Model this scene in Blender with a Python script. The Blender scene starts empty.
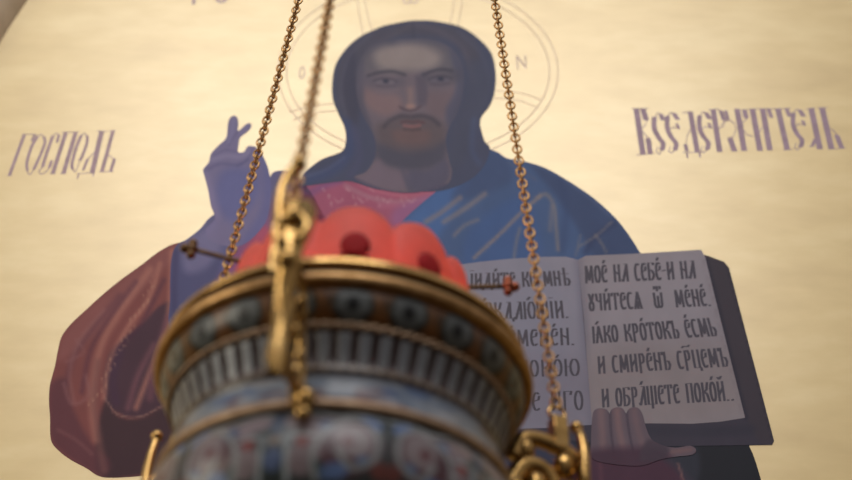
import bpy, bmesh, math, random
import numpy as np
from mathutils import Vector, Matrix
from mathutils.geometry import delaunay_2d_cdt
random.seed(7)
COL = bpy.context.scene.collection
PI = math.pi

# ------------------------------------------------------------------ camera
FPX = 1200.0
PITCH, ROLL = math.radians(40.0), math.radians(1.8)
CAM = np.array([0.0, 0.0, 1.5])
fw = np.array([0, math.cos(PITCH), math.sin(PITCH)])
u0 = np.array([0, -math.sin(PITCH), math.cos(PITCH)])
x0 = np.array([1.0, 0, 0])
CX = x0 * math.cos(ROLL) + u0 * math.sin(ROLL)
CU = u0 * math.cos(ROLL) - x0 * math.sin(ROLL)

cd = bpy.data.cameras.new('camera')
cam = bpy.data.objects.new('camera', cd)
COL.objects.link(cam)
cam.matrix_world = Matrix((
    (CX[0], CU[0], -fw[0], CAM[0]), (CX[1], CU[1], -fw[1], CAM[1]),
    (CX[2], CU[2], -fw[2], CAM[2]), (0, 0, 0, 1)))
cd.sensor_width = 36.0
cd.lens = FPX / 852 * 36
cd.clip_start = 0.02
cd.dof.use_dof = True
cd.dof.focus_distance = 1.02
cd.dof.aperture_fstop = (cd.lens / 1000) / 0.0128
cd.dof.aperture_blades = 0
bpy.context.scene.camera = cam


def ray(px, py):
    return fw + CX * (px - 426) / FPX - CU * (py - 240) / FPX


# ------------------------------------------------------------------ helpers
def link(o, parent=None):
    COL.objects.link(o)
    if parent is not None:
        o.parent = parent
    return o


def mesh_obj(name, verts, faces, mat, parent=None, smooth=False, cols=None):
    me = bpy.data.meshes.new(name)
    me.from_pydata([tuple(v) for v in verts], [], [tuple(f) for f in faces])
    if smooth:
        me.polygons.foreach_set('use_smooth', [True] * len(me.polygons))
    if cols is not None:
        a = me.color_attributes.new('paint', 'FLOAT_COLOR', 'POINT')
        c = np.ones((len(verts), 4), dtype=np.float32)
        c[:, :3] = cols
        a.data.foreach_set('color', c.ravel())
    me.materials.append(mat)
    me.update()
    return link(bpy.data.objects.new(name, me), parent)


class MB:
    """collects shapes and links them as one mesh"""
    def __init__(self):
        self.v, self.f = [], []

    def add(self, vs, fs):
        o = len(self.v)
        self.v += [tuple(v) for v in vs]
        self.f += [tuple(i + o for i in f) for f in fs]

    def tube(self, pts, rad, n=10, closed=False, cap=True):
        pts = [Vector(p) for p in pts]
        m = len(pts)
        rads = rad if isinstance(rad, (list, tuple)) else [rad] * m
        T = []
        for i in range(m):
            a = pts[(i - 1) % m] if (closed or i > 0) else pts[0]
            b = pts[(i + 1) % m] if (closed or i < m - 1) else pts[-1]
            T.append((b - a).normalized())
        ref = Vector((0, 0, 1)) if abs(T[0].z) < .9 else Vector((1, 0, 0))
        N = (ref - T[0] * ref.dot(T[0])).normalized()
        vs, fs = [], []
        for i in range(m):
            N = (N - T[i] * N.dot(T[i])).normalized()
            B = T[i].cross(N)
            for k in range(n):
                a = 2 * PI * k / n
                vs.append(pts[i] + (N * math.cos(a) + B * math.sin(a)) * rads[i])
        for i in range(m if closed else m - 1):
            j = (i + 1) % m
            for k in range(n):
                l = (k + 1) % n
                fs.append((i * n + k, i * n + l, j * n + l, j * n + k))
        if cap and not closed:
            fs.append(tuple(range(n))[::-1])
            fs.append(tuple((m - 1) * n + k for k in range(n)))
        self.add(vs, fs)

    def ball(self, c, r, nu=14, nv=9, sc=(1, 1, 1)):
        vs, fs = [], []
        for j in range(1, nv):
            t = PI * j / nv
            for i in range(nu):
                a = 2 * PI * i / nu
                vs.append((c[0] + r * sc[0] * math.sin(t) * math.cos(a), c[1] + r * sc[1] * math.sin(t) * math.sin(a), c[2] + r * sc[2] * math.cos(t)))
        for j in range(nv - 2):
            for i in range(nu):
                k = (i + 1) % nu
                fs.append((j * nu + i, (j + 1) * nu + i, (j + 1) * nu + k, j * nu + k))
        top = len(vs); vs.append((c[0], c[1], c[2] + r * sc[2]))
        bot = len(vs); vs.append((c[0], c[1], c[2] - r * sc[2]))
        for i in range(nu):
            k = (i + 1) % nu
            fs.append((top, i, k)); fs.append((bot, (nv - 2) * nu + k, (nv - 2) * nu + i))
        self.add(vs, fs)

    def prism(self, outline, d0, d1, fr):
        """outline of (a, b) extruded between d0 and d1; fr(a, b, d) -> point"""
        n = len(outline)
        vs = [fr(a, b, d0) for a, b in outline] + [fr(a, b, d1) for a, b in outline]
        fs = [tuple(range(n))[::-1], tuple(range(n, 2 * n))]
        for i in range(n):
            j = (i + 1) % n
            fs.append((i, j, n + j, n + i))
        self.add(vs, fs)

    def build(self, name, mat, parent=None, smooth=True, bevel=None):
        me = bpy.data.meshes.new(name)
        me.from_pydata(self.v, [], self.f)
        bm = bmesh.new(); bm.from_mesh(me)
        bmesh.ops.recalc_face_normals(bm, faces=bm.faces[:])
        bm.to_mesh(me); bm.free()
        if smooth:
            me.polygons.foreach_set('use_smooth', [True] * len(me.polygons))
        me.materials.append(mat)
        o = link(bpy.data.objects.new(name, me), parent)
        if bevel:
            b = o.modifiers.new('bevel', 'BEVEL'); b.width = bevel; b.segments = 3; b.limit_method = 'ANGLE'
        return o


def tag(o, label=None, cat=None, group=None, kind=None):
    for k, v in (('label', label), ('category', cat), ('group', group), ('kind', kind)):
        if v:
            o[k] = v
    return o


def empty(name, loc, rot=None):
    o = bpy.data.objects.new(name, None)
    o.empty_display_size = .05
    o.location = loc
    if rot:
        o.rotation_euler = rot
    return link(o)


# ------------------------------------------------------------------ materials
def lin(c):
    c = np.asarray(c, dtype=float) / 255.0
    return np.where(c <= .04045, c / 12.92, ((c + .055) / 1.055) ** 2.4)


def new_mat(name):
    m = bpy.data.materials.new(name)
    m.use_nodes = True
    nt = m.node_tree
    return m, nt, nt.nodes['Principled BSDF']


def noise(nt, scale, detail=4, sc=(1, 1, 1)):
    tc = nt.nodes.new('ShaderNodeTexCoord')
    mp = nt.nodes.new('ShaderNodeMapping')
    mp.inputs['Scale'].default_value = sc
    nz = nt.nodes.new('ShaderNodeTexNoise')
    nz.inputs['Scale'].default_value = scale
    nz.inputs['Detail'].default_value = detail
    nt.links.new(tc.outputs['Object'], mp.inputs[0])
    nt.links.new(mp.outputs[0], nz.inputs['Vector'])
    return nz


def ramp(nt, src, stops):
    r = nt.nodes.new('ShaderNodeValToRGB')
    e = r.color_ramp.elements
    e[0].position, e[0].color = stops[0][0], (*stops[0][1], 1)
    e[1].position, e[1].color = stops[-1][0], (*stops[-1][1], 1)
    for p, c in stops[1:-1]:
        n = e.new(p); n.color = (*c, 1)
    nt.links.new(src, r.inputs[0])
    return r


def metal(name, c1, c2, rough, scale=60, bump=.0):
    m, nt, b = new_mat(name)
    nz = noise(nt, scale)
    r = ramp(nt, nz.outputs['Fac'], [(.35, c1), (.7, c2)])
    nt.links.new(r.outputs[0], b.inputs['Base Color'])
    b.inputs['Metallic'].default_value = 1
    b.inputs['Roughness'].default_value = rough
    if bump:
        bp = nt.nodes.new('ShaderNodeBump'); bp.inputs['Strength'].default_value = bump; bp.inputs['Distance'].default_value = .001
        nt.links.new(nz.outputs['Fac'], bp.inputs['Height'])
        nt.links.new(bp.outputs[0], b.inputs['Normal'])
    return m


def painted(name, rough, spec, nscale, namount, nsc=(1, 1, 1)):
    m, nt, b = new_mat(name)
    at = nt.nodes.new('ShaderNodeAttribute'); at.attribute_name = 'paint'
    nz = noise(nt, nscale, 5, nsc)
    r = ramp(nt, nz.outputs['Fac'], [(.3, (1 - namount,) * 3), (.7, (1 + namount,) * 3)])
    mx = nt.nodes.new('ShaderNodeMix'); mx.data_type = 'RGBA'; mx.blend_type = 'MULTIPLY'
    mx.inputs[0].default_value = 1
    nt.links.new(at.outputs['Color'], mx.inputs[6]); nt.links.new(r.outputs[0], mx.inputs[7])
    nt.links.new(mx.outputs[2], b.inputs['Base Color'])
    b.inputs['Roughness'].default_value = rough
    b.inputs['Specular IOR Level'].default_value = spec
    return m


M = {}
M['oil'] = painted('oil_paint', .6, .16, 45, .05, (1, 1, .5))
M['enamel'] = painted('cloisonne_enamel', .32, .45, 150, .16)
M['gold'] = metal('polished_brass', (.40, .24, .08), (.58, .37, .14), .23, 90)
M['old_gold'] = metal('worn_brass', (.32, .18, .07), (.48, .29, .13), .40, 140, .15)
M['chain'] = metal('chain_brass', (.30, .16, .06), (.46, .27, .11), .30, 200)
M['dull'] = metal('dull_gilding', (.30, .20, .13), (.42, .30, .20), .55, 160)
M['shade'] = metal('groove_shade_bronze', (.03, .022, .015), (.06, .04, .025), .55, 160)  # near-black metal that carries the shade of the rim groove
M['knob'] = metal('copper_knob', (.24, .07, .04), (.34, .11, .06), .4, 160)
M['bronze'] = metal('dark_bronze', (.10, .055, .03), (.17, .10, .05), .42, 160)

# gold-leaf ground of the wall: rubbed leaf with brushed horizontal streaks
m, nt, b = new_mat('gold_leaf_ground')
nA = noise(nt, 5, 6, (1, 1, 2.6))
nB = noise(nt, 24, 8, (.7, 1, 1.7))
mixf = nt.nodes.new('ShaderNodeMath'); mixf.operation = 'MULTIPLY_ADD'
mixf.inputs[1].default_value = .45
nt.links.new(nB.outputs['Fac'], mixf.inputs[0])
h = nt.nodes.new('ShaderNodeMath'); h.operation = 'MULTIPLY'; h.inputs[1].default_value = .55
nt.links.new(nA.outputs['Fac'], h.inputs[0]); nt.links.new(h.outputs[0], mixf.inputs[2])
r = ramp(nt, mixf.outputs[0], [(.34, (.53, .37, .12)), (.5, (.60, .435, .155)), (.66, (.67, .51, .215))])
nt.links.new(r.outputs[0], b.inputs['Base Color'])
b.inputs['Metallic'].default_value = .42
b.inputs['Coat Weight'].default_value = 1.0
b.inputs['Coat IOR'].default_value = 1.95
b.inputs['Coat Roughness'].default_value = .36
b.inputs['Roughness'].default_value = .48
rr = nt.nodes.new('ShaderNodeMapRange')
rr.inputs['To Min'].default_value = .44; rr.inputs['To Max'].default_value = .56
nt.links.new(nA.outputs['Fac'], rr.inputs[0]); nt.links.new(rr.outputs[0], b.inputs['Roughness'])
bp = nt.nodes.new('ShaderNodeBump'); bp.inputs['Strength'].default_value = .08; bp.inputs['Distance'].default_value = .002
nt.links.new(nB.outputs['Fac'], bp.inputs['Height']); nt.links.new(bp.outputs[0], b.inputs['Normal'])
M['leaf'] = m

m, nt, b = new_mat('red_frosted_glass')
nz = noise(nt, 40)
r = ramp(nt, nz.outputs['Fac'], [(.3, (.51, .15, .125)), (.7, (.58, .185, .155))])
nt.links.new(r.outputs[0], b.inputs['Base Color'])
b.inputs['Roughness'].default_value = .55
b.inputs['Subsurface Weight'].default_value = .35
b.inputs['Subsurface Radius'].default_value = (.02, .004, .003)
b.inputs['Transmission Weight'].default_value = .0
tr = nt.nodes.new('ShaderNodeBsdfTranslucent'); nt.links.new(r.outputs[0], tr.inputs[0])
ms = nt.nodes.new('ShaderNodeMixShader'); ms.inputs[0].default_value = .5
out = nt.nodes['Material Output']
nt.links.new(b.outputs[0], ms.inputs[1]); nt.links.new(tr.outputs[0], ms.inputs[2]); nt.links.new(ms.outputs[0], out.inputs[0])
M['glass'] = m

m, nt, b = new_mat('ruby_glass_bead')
nz = noise(nt, 60)
r = ramp(nt, nz.outputs['Fac'], [(.3, (.26, .008, .010)), (.7, (.36, .013, .016))])
nt.links.new(r.outputs[0], b.inputs['Base Color'])
b.inputs['Roughness'].default_value = .7
b.inputs['Specular IOR Level'].default_value = .15
M['ruby'] = m

m, nt, b = new_mat('tan_moulding')
nz = noise(nt, 30, 6)
r = ramp(nt, nz.outputs['Fac'], [(.3, (.40, .29, .17)), (.7, (.50, .37, .23))])
nt.links.new(r.outputs[0], b.inputs['Base Color'])
b.inputs['Roughness'].default_value = .6
M['moulding'] = m

# ------------------------------------------------------------------ wall
YAW = math.radians(1.2)
W0 = np.array([0.0, 0.93, 1.5])                   # a point of the wall surface
WX = np.array([math.cos(YAW), -math.sin(YAW), 0])   # right end a little nearer
WN = np.array([-math.sin(YAW), -math.cos(YAW), 0])  # towards the viewer


def wall_uv(px, py):
    d = ray(px, py)
    t = ((W0 - CAM) @ WN) / (d @ WN)
    p = CAM + d * t - W0
    return p @ WX, p[2]


PX, PY = np.meshgrid(np.linspace(-200, 1052, 40), np.linspace(-200, 680, 40))


def wall_arr(a):
    """sketch coordinates of the painting -> wall coordinates (u right, v up)"""
    a = np.asarray(a, dtype=float)
    d = fw[None] + CX[None] * ((a[:, :1] - 426) / FPX) - CU[None] * ((a[:, 1:2] - 240) / FPX)
    t = ((W0 - CAM) @ WN) / (d @ WN)
    p = CAM + d * t[:, None] - W0
    return np.stack([p @ WX, p[:, 2]], 1)


bm = MB()
def wf(a, b_, d): return (a, d, b_)
bm.prism([(-2.6, -1.5), (2.6, -1.5), (2.6, 2.6), (-2.6, 2.6)], 0, .12, wf)
wall = bm.build('wall_back', M['leaf'], smooth=False)
wall.location = W0; wall.rotation_euler = (0, 0, -YAW)
tag(wall, 'wall covered with rubbed gold leaf behind the painted figure', 'wall', kind='structure')

icon = empty('icon_painting', W0 + np.array([0, 0, 0]), (0, 0, -YAW))
tag(icon, 'painted icon of a long-haired bearded man in blue cloak holding an open book, with lettering', 'painting')


# ------------------------------------------------------------------ painter
def smooth_poly(pts, step=2.0, closed=True):
    pts = np.asarray(pts, dtype=float); n = len(pts); out = []
    for i in range(n if closed else n - 1):
        if closed:
            p0, p1, p2, p3 = pts[(i - 1) % n], pts[i], pts[(i + 1) % n], pts[(i + 2) % n]
        else:
            p0, p1, p2, p3 = pts[max(i - 1, 0)], pts[i], pts[i + 1], pts[min(i + 2, n - 1)]
        k = max(1, int(np.linalg.norm(p2 - p1) / step))
        for t in np.arange(k) / k:
            out.append(.5 * (2 * p1 + (p2 - p0) * t + (2 * p0 - 5 * p1 + 4 * p2 - p3) * t * t + (3 * p1 - p0 - 3 * p2 + p3) * t ** 3))
    if not closed:
        out.append(pts[-1])
    return np.array(out)


def dist_poly(P, pts, closed=False):
    d = np.full(len(P), 1e9)
    n = len(pts)
    for i in range(n if closed else n - 1):
        a, b_ = pts[i], pts[(i + 1) % n]
        ab = b_ - a; L = ab @ ab + 1e-9
        t = np.clip(((P - a) @ ab) / L, 0, 1)
        d = np.minimum(d, np.linalg.norm(P - a - t[:, None] * ab, axis=1))
    return d


def inside(P, poly):
    x, y = P[:, 0], P[:, 1]; r_ = np.zeros(len(P), bool)
    n = len(poly)
    for i in range(n):
        a, b_ = poly[i], poly[(i + 1) % n]
        if a[1] == b_[1]:
            continue
        c = (a[1] > y) != (b_[1] > y)
        xi = (b_[0] - a[0]) * (y - a[1]) / (b_[1] - a[1]) + a[0]
        r_ ^= c & (x < xi)
    return r_


def sstep(x):
    x = np.clip(x, 0, 1); return x * x * (3 - 2 * x)


KP = 1.19   # paint albedo per photographed colour; a light haze is mixed into these tones


def paint(P, base, strokes):
    """base colour, then brush strokes: ('l', points, width, softness, colour, alpha) or ('p', polygon, softness, colour, alpha)"""
    C = np.tile(np.asarray(base, float), (len(P), 1))
    for s in strokes:
        if s[0] == 'l':
            pts = smooth_poly(s[1], 4, False) if len(s[1]) > 2 else np.asarray(s[1], float)
            d = dist_poly(P, pts) - s[2] / 2
            a = sstep(1 - (d + s[3] * .5) / s[3]) * s[5]; c = s[4]
        else:
            pg = smooth_poly(s[1], 4)
            d = dist_poly(P, pg, True); d = np.where(inside(P, pg), -d, d)
            a = sstep(1 - (d + s[2] * .5) / s[2]) * s[4]; c = s[3]
        C = C * (1 - a[:, None]) + np.asarray(c, float) * a[:, None]
    return lin(np.clip(C, 0, 255)) * KP


def patch(name, outline, layer, base, strokes, step=2.2, parent=icon, smooth=True, mat='oil', sharp=False):
    """a painted area of the icon: flat outline filled with a fine mesh that carries its brushwork"""
    ol = smooth_poly(outline, 2.0) if not sharp else smooth_lin(outline, 2.0)
    lo, hi = ol.min(0), ol.max(0)
    g = np.stack(np.meshgrid(np.arange(lo[0], hi[0], step), np.arange(lo[1], hi[1], step)), -1).reshape(-1, 2)
    g = g + np.random.RandomState(3).uniform(-.15, .15, g.shape) * step
    g = g[inside(g, ol)]
    g = g[dist_poly(g, ol, True) > step * .6]
    allp = np.concatenate([ol, g])
    n = len(ol)
    vs, es, fs, *_ = delaunay_2d_cdt([Vector(p) for p in allp], [], [list(range(n))], 1, 1e-5)
    P = np.array([(v.x, v.y) for v in vs])
    uv = wall_arr(P)
    V = np.stack([uv[:, 0], np.full(len(uv), -.00006 * layer), uv[:, 1]], 1)
    tri = []
    for f in fs:
        a, b_, c = (V[i] for i in f[:3])
        nrm = np.cross(b_ - a, c - a)
        tri.append(tuple(f) if nrm[1] < 0 else tuple(f)[::-1])
    return mesh_obj(name, V, tri, M[mat], parent, False, paint(P, base, strokes))


def smooth_lin(pts, step):
    pts = np.asarray(pts, float); out = []
    for i in range(len(pts)):
        a, b_ = pts[i], pts[(i + 1) % len(pts)]
        k = max(1, int(np.linalg.norm(b_ - a) / step))
        for t in np.arange(k) / k:
            out.append(a + (b_ - a) * t)
    return np.array(out)


# ---- right sleeve of the robe (left in the picture)
patch('robe_sleeve', [(178, 243), (160, 251), (140, 266), (118, 282), (100, 297), (87, 309), (72, 323), (62, 336), (58, 350), (55, 366), (50, 385), (49, 402), (50, 417),
                      (51, 440), (59, 451), (71, 460), (86, 468), (102, 477), (130, 477), (156, 474), (185, 470), (230, 470), (240, 400), (238, 300), (215, 262), (196, 246)], 2,
      (116, 66, 64), [
    ('p', [(178, 243), (150, 258), (118, 283), (88, 309), (64, 336), (60, 360), (90, 340), (130, 300), (172, 262)], 10, (126, 78, 76), .8),
    ('p', [(112, 350), (104, 380), (106, 402), (120, 414), (140, 417), (168, 404), (240, 380), (240, 300), (172, 300), (140, 326)], 5, (66, 45, 56), .95),
    ('p', [(105, 402), (118, 416), (140, 418), (165, 406), (240, 384), (240, 475), (150, 475), (102, 477), (96, 440)], 7, (60, 41, 47), .95),
    ('p', [(50, 385), (49, 417), (52, 441), (72, 460), (102, 477), (110, 462), (90, 440), (74, 410), (66, 380)], 9, (86, 50, 58), .8),
    ('l', [(172, 252), (171, 290), (166, 330), (150, 372), (136, 408)], 5, 7, (158, 106, 94), .8),
    ('l', [(160, 264), (148, 300), (126, 330), (110, 362), (104, 398)], 4, 6, (158, 106, 94), .8),
    ('l', [(150, 270), (120, 312), (100, 350), (92, 400), (96, 440)], 6, 9, (158, 106, 94), .8),
    ('l', [(136, 282), (108, 320), (90, 352), (82, 392)], 4, 6, (80, 46, 60), .6),
    ('l', [(164, 280), (140, 326), (120, 346), (112, 372)], 4, 6, (70, 42, 58), .6),
    ('l', [(120, 296), (92, 330), (74, 356), (66, 384)], 5, 8, (86, 52, 64), .55),
    ('l', [(104, 310), (80, 340), (70, 372), (74, 402)], 3, 5, (138, 94, 92), .5),
    ('l', [(64, 384), (72, 404), (88, 396), (86, 376)], 3, 5, (134, 92, 92), .55),
    ('l', [(58, 430), (76, 440), (92, 454)], 3, 5, (128, 84, 84), .4),
    ('l', [(66, 362), (84, 352), (76, 340)], 2, 5, (132, 90, 92), .5),
    ('l', [(98, 362), (94, 402), (100, 446), (104, 470)], 7, 8, (112, 74, 72), .6),
    ('l', [(105, 398), (117, 414), (139, 417), (165, 405), (200, 392)], 1.6, 2, (128, 98, 92), .75),
    ('l', [(154, 345), (138, 376), (128, 408)], 5, 8, (112, 72, 80), .8),
    ('l', [(168, 318), (158, 352), (150, 398)], 7, 8, (104, 66, 76), .7),
    ('l', [(120, 352), (113, 378), (116, 402)], 8, 8, (66, 44, 62), .8),
] + [('l', [(152 - i * 2.3 + (i * 7) % 9, 276 + i * 4.6), (150.5 - i * 2.3 + (i * 7) % 9, 282 + i * 4.6)], .9, 1.6, (172, 134, 112), .45) for i in range(28)])

# ---- forearm and undersleeve
patch('undersleeve', [(215, 214), (200, 229), (186, 240), (176, 246), (171, 262), (170, 300), (171, 330), (200, 345), (300, 345), (330, 250), (318, 205), (296, 176), (274, 172), (262, 190)], 3,
      (92, 90, 124), [
    ('p', [(172, 246), (171, 330), (230, 330), (228, 268), (200, 246)], 10, (74, 74, 108), .9),
    ('p', [(196, 236), (182, 248), (186, 272), (206, 268), (222, 244), (222, 222)], 12, (112, 108, 140), .75),
    ('p', [(240, 240), (228, 262), (222, 300), (330, 300), (330, 215), (300, 190), (268, 208)], 14, (126, 74, 110), .9),
    ('p', [(262, 226), (240, 262), (236, 300), (330, 300), (330, 220), (300, 196)], 10, (154, 74, 96), .95),
    ('p', [(272, 196), (262, 222), (276, 226), (290, 196), (290, 182)], 8, (104, 86, 126), .6),
    ('l', [(240, 216), (228, 250), (222, 280)], 6, 10, (84, 88, 136), .7),
    ('l', [(176, 252), (174, 290), (175, 330)], 6, 6, (64, 60, 92), .7),
])

# ---- robe over the lap, mostly behind the lamp
patch('robe', [(236, 270), (300, 262), (400, 262), (470, 262), (480, 400), (600, 450), (740, 470), (758, 510), (790, 600), (780, 660), (500, 670), (230, 660), (190, 600), (168, 520), (160, 470), (190, 380)], 1,
      (62, 46, 62), [
    ('p', [(240, 270), (470, 262), (470, 400), (300, 430), (200, 400)], 20, (96, 58, 84), .9),
    ('p', [(430, 420), (560, 430), (575, 560), (420, 600)], 16, (50, 52, 76), .9),
    ('p', [(690, 470), (756, 470), (800, 600), (780, 660), (690, 660)], 14, (36, 38, 48), .9),
    ('l', [(300, 300), (280, 420), (300, 640)], 6, 16, (110, 70, 90), .6),
    ('l', [(400, 300), (380, 440), (400, 640)], 6, 16, (48, 40, 60), .6),
    ('l', [(520, 460), (560, 560), (640, 640)], 6, 16, (72, 76, 104), .6),
], step=5)

# ---- raised hand
patch('raised_hand', [(231, 117), (234, 115.5), (237.5, 118), (238.5, 124), (238, 131), (243, 127), (248, 123), (251, 124), (251, 128), (246, 133), (240, 138), (238.5, 146), (238, 152),
                      (244, 152), (247, 147), (252, 146), (258, 149), (265, 160), (269, 172), (271, 186), (270, 208), (262, 228), (240, 246), (212, 242), (206, 230), (215, 219), (211, 206), (208, 190), (205, 178), (203, 170),
                      (206, 166), (209, 162), (211, 154), (218, 146), (226, 138), (227.5, 128), (228.5, 121)], 4,
      (110, 104, 136), [
    ('p', [(222, 172), (216, 190), (220, 212), (236, 222), (256, 200), (258, 176), (240, 168)], 14, (92, 95, 140), .85),
    ('p', [(256, 150), (262, 172), (260, 210), (240, 246), (280, 230), (276, 170)], 12, (90, 92, 138), .7),
    ('l', [(212, 160), (226, 156), (240, 157), (250, 152)], 4, 5, (128, 122, 152), .6),
    ('l', [(207, 170), (220, 164), (238, 165), (248, 160)], 3, 4, (84, 82, 120), .55),
    ('l', [(214, 156), (226, 150), (236, 152)], 1.2, 2, (84, 80, 116), .6),
    ('l', [(239, 131), (233, 138), (229, 146)], 1.2, 2, (80, 78, 114), .6),
    ('l', [(234, 119), (232.5, 130), (229, 142)], 3, 4, (120, 116, 152), .6),
    ('l', [(248, 126), (240, 134)], 2, 3, (126, 120, 152), .6),
    ('l', [(206, 174), (211, 194), (217, 216)], 6, 8, (124, 116, 150), .6),
    ('l', [(252, 150), (247, 160), (238, 166)], 1.2, 2.4, (78, 78, 118), .6),
    ('l', [(215, 220), (206, 231)], 8, 10, (112, 106, 142), .6),
], step=1.5)

# ---- tunic
patch("tunic", [(352, 172), (340, 174), (324, 176), (306, 178), (292, 196), (280, 240), (270, 290), (330, 320), (470, 320), (470, 262), (452, 200), (446, 184), (420, 188)], 3,
      (140, 78, 104), [
    ('p', [(356, 178), (330, 184), (314, 200), (318, 240), (380, 250), (436, 200), (446, 186), (410, 192), (376, 188)], 8, (146, 78, 102), .8),
    ('l', [(350, 178), (366, 187), (384, 193), (412, 196), (444, 189)], 3, 3.5, (166, 96, 116), .8),
    ('l', [(346, 186), (366, 196), (392, 202), (430, 199)], 4, 5, (156, 124, 136), .55),
    ('l', [(300, 200), (320, 188), (340, 181)], 6, 8, (116, 76, 118), .8),
    ('l', [(380, 206), (410, 204), (432, 196)], 5, 8, (160, 96, 122), .6),
    ('p', [(394, 210), (440, 196), (440, 232), (400, 232)], 10, (130, 92, 136), .6),
] + [('l', [(322 + i * 6, 188 + (i % 4) * 5), (326 + i * 6, 192 + ((i * 3) % 4) * 5)], .7, 1.6, (184, 150, 156), .55) for i in range(17)])

# ---- blue cloak over the shoulder
patch('cloak', [(446, 184), (462, 176), (476, 160), (486, 150), (497, 152), (506, 158), (516, 160), (530, 163), (545, 168), (560, 176), (576, 186), (592, 197), (606, 209), (618, 221), (628, 234), (637, 248), (642, 258),
                (640, 276), (590, 292), (470, 300), (400, 280), (392, 240), (402, 222), (420, 205)], 5,
      (64, 84, 122), [
    ('p', [(396, 236), (420, 206), (446, 186), (470, 180), (452, 216), (432, 250), (430, 280), (400, 280)], 10, (66, 96, 146), .85),
    ('p', [(462, 176), (476, 160), (488, 150), (505, 158), (512, 180), (480, 196), (452, 200)], 12, (60, 74, 108), .8),
    ('p', [(530, 163), (575, 186), (610, 213), (642, 258), (600, 262), (580, 232), (556, 196)], 9, (56, 68, 100), .8),
    ('p', [(470, 230), (520, 196), (536, 220), (536, 262), (470, 268)], 14, (60, 84, 130), .8),
    ('l', [(586, 252), (596, 236), (614, 224)], 5, 8, (48, 58, 90), .8),
    ('l', [(560, 180), (566, 210), (562, 250)], 6, 10, (50, 64, 100), .5),
    ('l', [(540, 196), (520, 214), (498, 236), (474, 258)], 3.4, 3.4, (134, 118, 112), .72),
    ('l', [(485, 194), (466, 208), (444, 222)], 5, 4, (124, 114, 116), .65),
    ('l', [(460, 198), (442, 212), (426, 222)], 5, 4, (126, 112, 112), .65),
    ('l', [(478, 220), (464, 226), (454, 236)], 3, 4, (128, 116, 114), .6),
    ('l', [(538, 198), (546, 194), (554, 206), (556, 226), (558, 250)], 3.4, 4, (128, 116, 112), .62),
    ('l', [(552, 206), (550, 230)], 4, 5, (120, 110, 112), .5),
    ('l', [(520, 228), (516, 244), (514, 258)], 2.6, 4, (126, 116, 114), .6),
    ('l', [(612, 222), (596, 236), (580, 246)], 2, 3, (122, 114, 114), .6),
    ('l', [(596, 236), (602, 244), (606, 252)], 2.4, 3, (120, 112, 112), .55),
    ('l', [(580, 236), (576, 256)], 2, 3, (118, 110, 112), .5),
    ('l', [(531, 164), (552, 172), (584, 194), (610, 216)], 2.2, 4, (74, 86, 118), .6),
    ('l', [(508, 162), (520, 170), (536, 180)], 2.4, 4, (82, 88, 112), .5),
])

# ---- lower cloak and sleeve at the right hand side
patch('lower_cloak', [(640, 442), (700, 436), (744, 440), (750, 448), (755, 460), (761, 480), (766, 500), (640, 500), (430, 500), (430, 430), (560, 436)], 2,
      (34, 35, 42), [
    ('p', [(430, 425), (560, 430), (575, 500), (430, 500)], 10, (50, 52, 72), .95),
    ('p', [(560, 455), (600, 452), (660, 455), (684, 470), (690, 500), (560, 500)], 8, (72, 46, 62), .95),
    ('p', [(640, 440), (690, 440), (700, 470), (690, 490), (676, 470)], 9, (52, 54, 66), .7),
    ('l', [(678, 464), (684, 484), (686, 500)], 2, 2.5, (128, 92, 90), .7),
    ('l', [(600, 462), (602, 490)], 3, 6, (98, 62, 74), .6),
])

# ---- hair (falls behind the neck), then face and neck on top
patch('hair', [(406, 21.5), (420, 20.5), (436, 21.5), (458, 26), (470, 32), (479, 39), (487, 47), (492, 55), (495, 66), (495.8, 80), (494, 95), (489, 107), (482, 116), (480, 124), (482, 133), (485, 142),
               (490, 149), (484, 166), (470, 180), (446, 190), (420, 192), (380, 190), (352, 182), (338, 182), (322, 184), (306, 186), (300, 184), (303, 174), (311, 167), (323, 159), (341, 152), (345, 146), (346, 136), (344, 126), (338, 113), (333, 100), (332, 86), (334, 70), (338, 60), (345, 50), (353, 42),
               (363, 35), (374, 30), (384, 26)], 6,
      (66, 70, 92), [
    ('p', [(384, 27), (362, 37), (344, 54), (336, 80), (340, 108), (352, 120), (358, 90), (362, 58), (384, 40), (420, 36), (456, 44), (470, 70), (480, 60), (470, 36), (436, 24)], 10, (72, 70, 84), .9),
    ('p', [(352, 50), (342, 80), (346, 110), (356, 130), (360, 100), (358, 70)], 8, (62, 62, 80), .9),
    ('l', [(413, 24), (392, 36), (368, 50), (358, 74)], 4, 7, (80, 76, 88), .7),
    ('l', [(413, 24), (440, 32), (464, 50), (474, 82)], 4, 7, (82, 78, 92), .7),
    ('l', [(413, 23), (414, 40)], 2, 4, (58, 58, 74), .6),
    ('l', [(372, 34), (350, 56), (341, 88), (346, 116)], 2.4, 4, (80, 80, 98), .6),
    ('l', [(458, 32), (482, 56), (488, 86), (478, 112)], 3, 5, (76, 78, 98), .6),
    ('p', [(470, 60), (486, 70), (488, 100), (474, 130), (466, 160), (450, 170), (452, 130), (464, 100)], 10, (68, 71, 90), .8),
    ('l', [(346, 124), (350, 150), (334, 170), (310, 180)], 9, 12, (60, 70, 104), .9),
    ('l', [(354, 128), (360, 156), (350, 176)], 6, 9, (70, 72, 100), .8),
    ('l', [(344, 158), (326, 170), (308, 176)], 3, 4, (78, 86, 118), .6),
    ('l', [(474, 120), (472, 150), (480, 164)], 4, 8, (70, 80, 112), .7),
], step=1.8)

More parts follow.
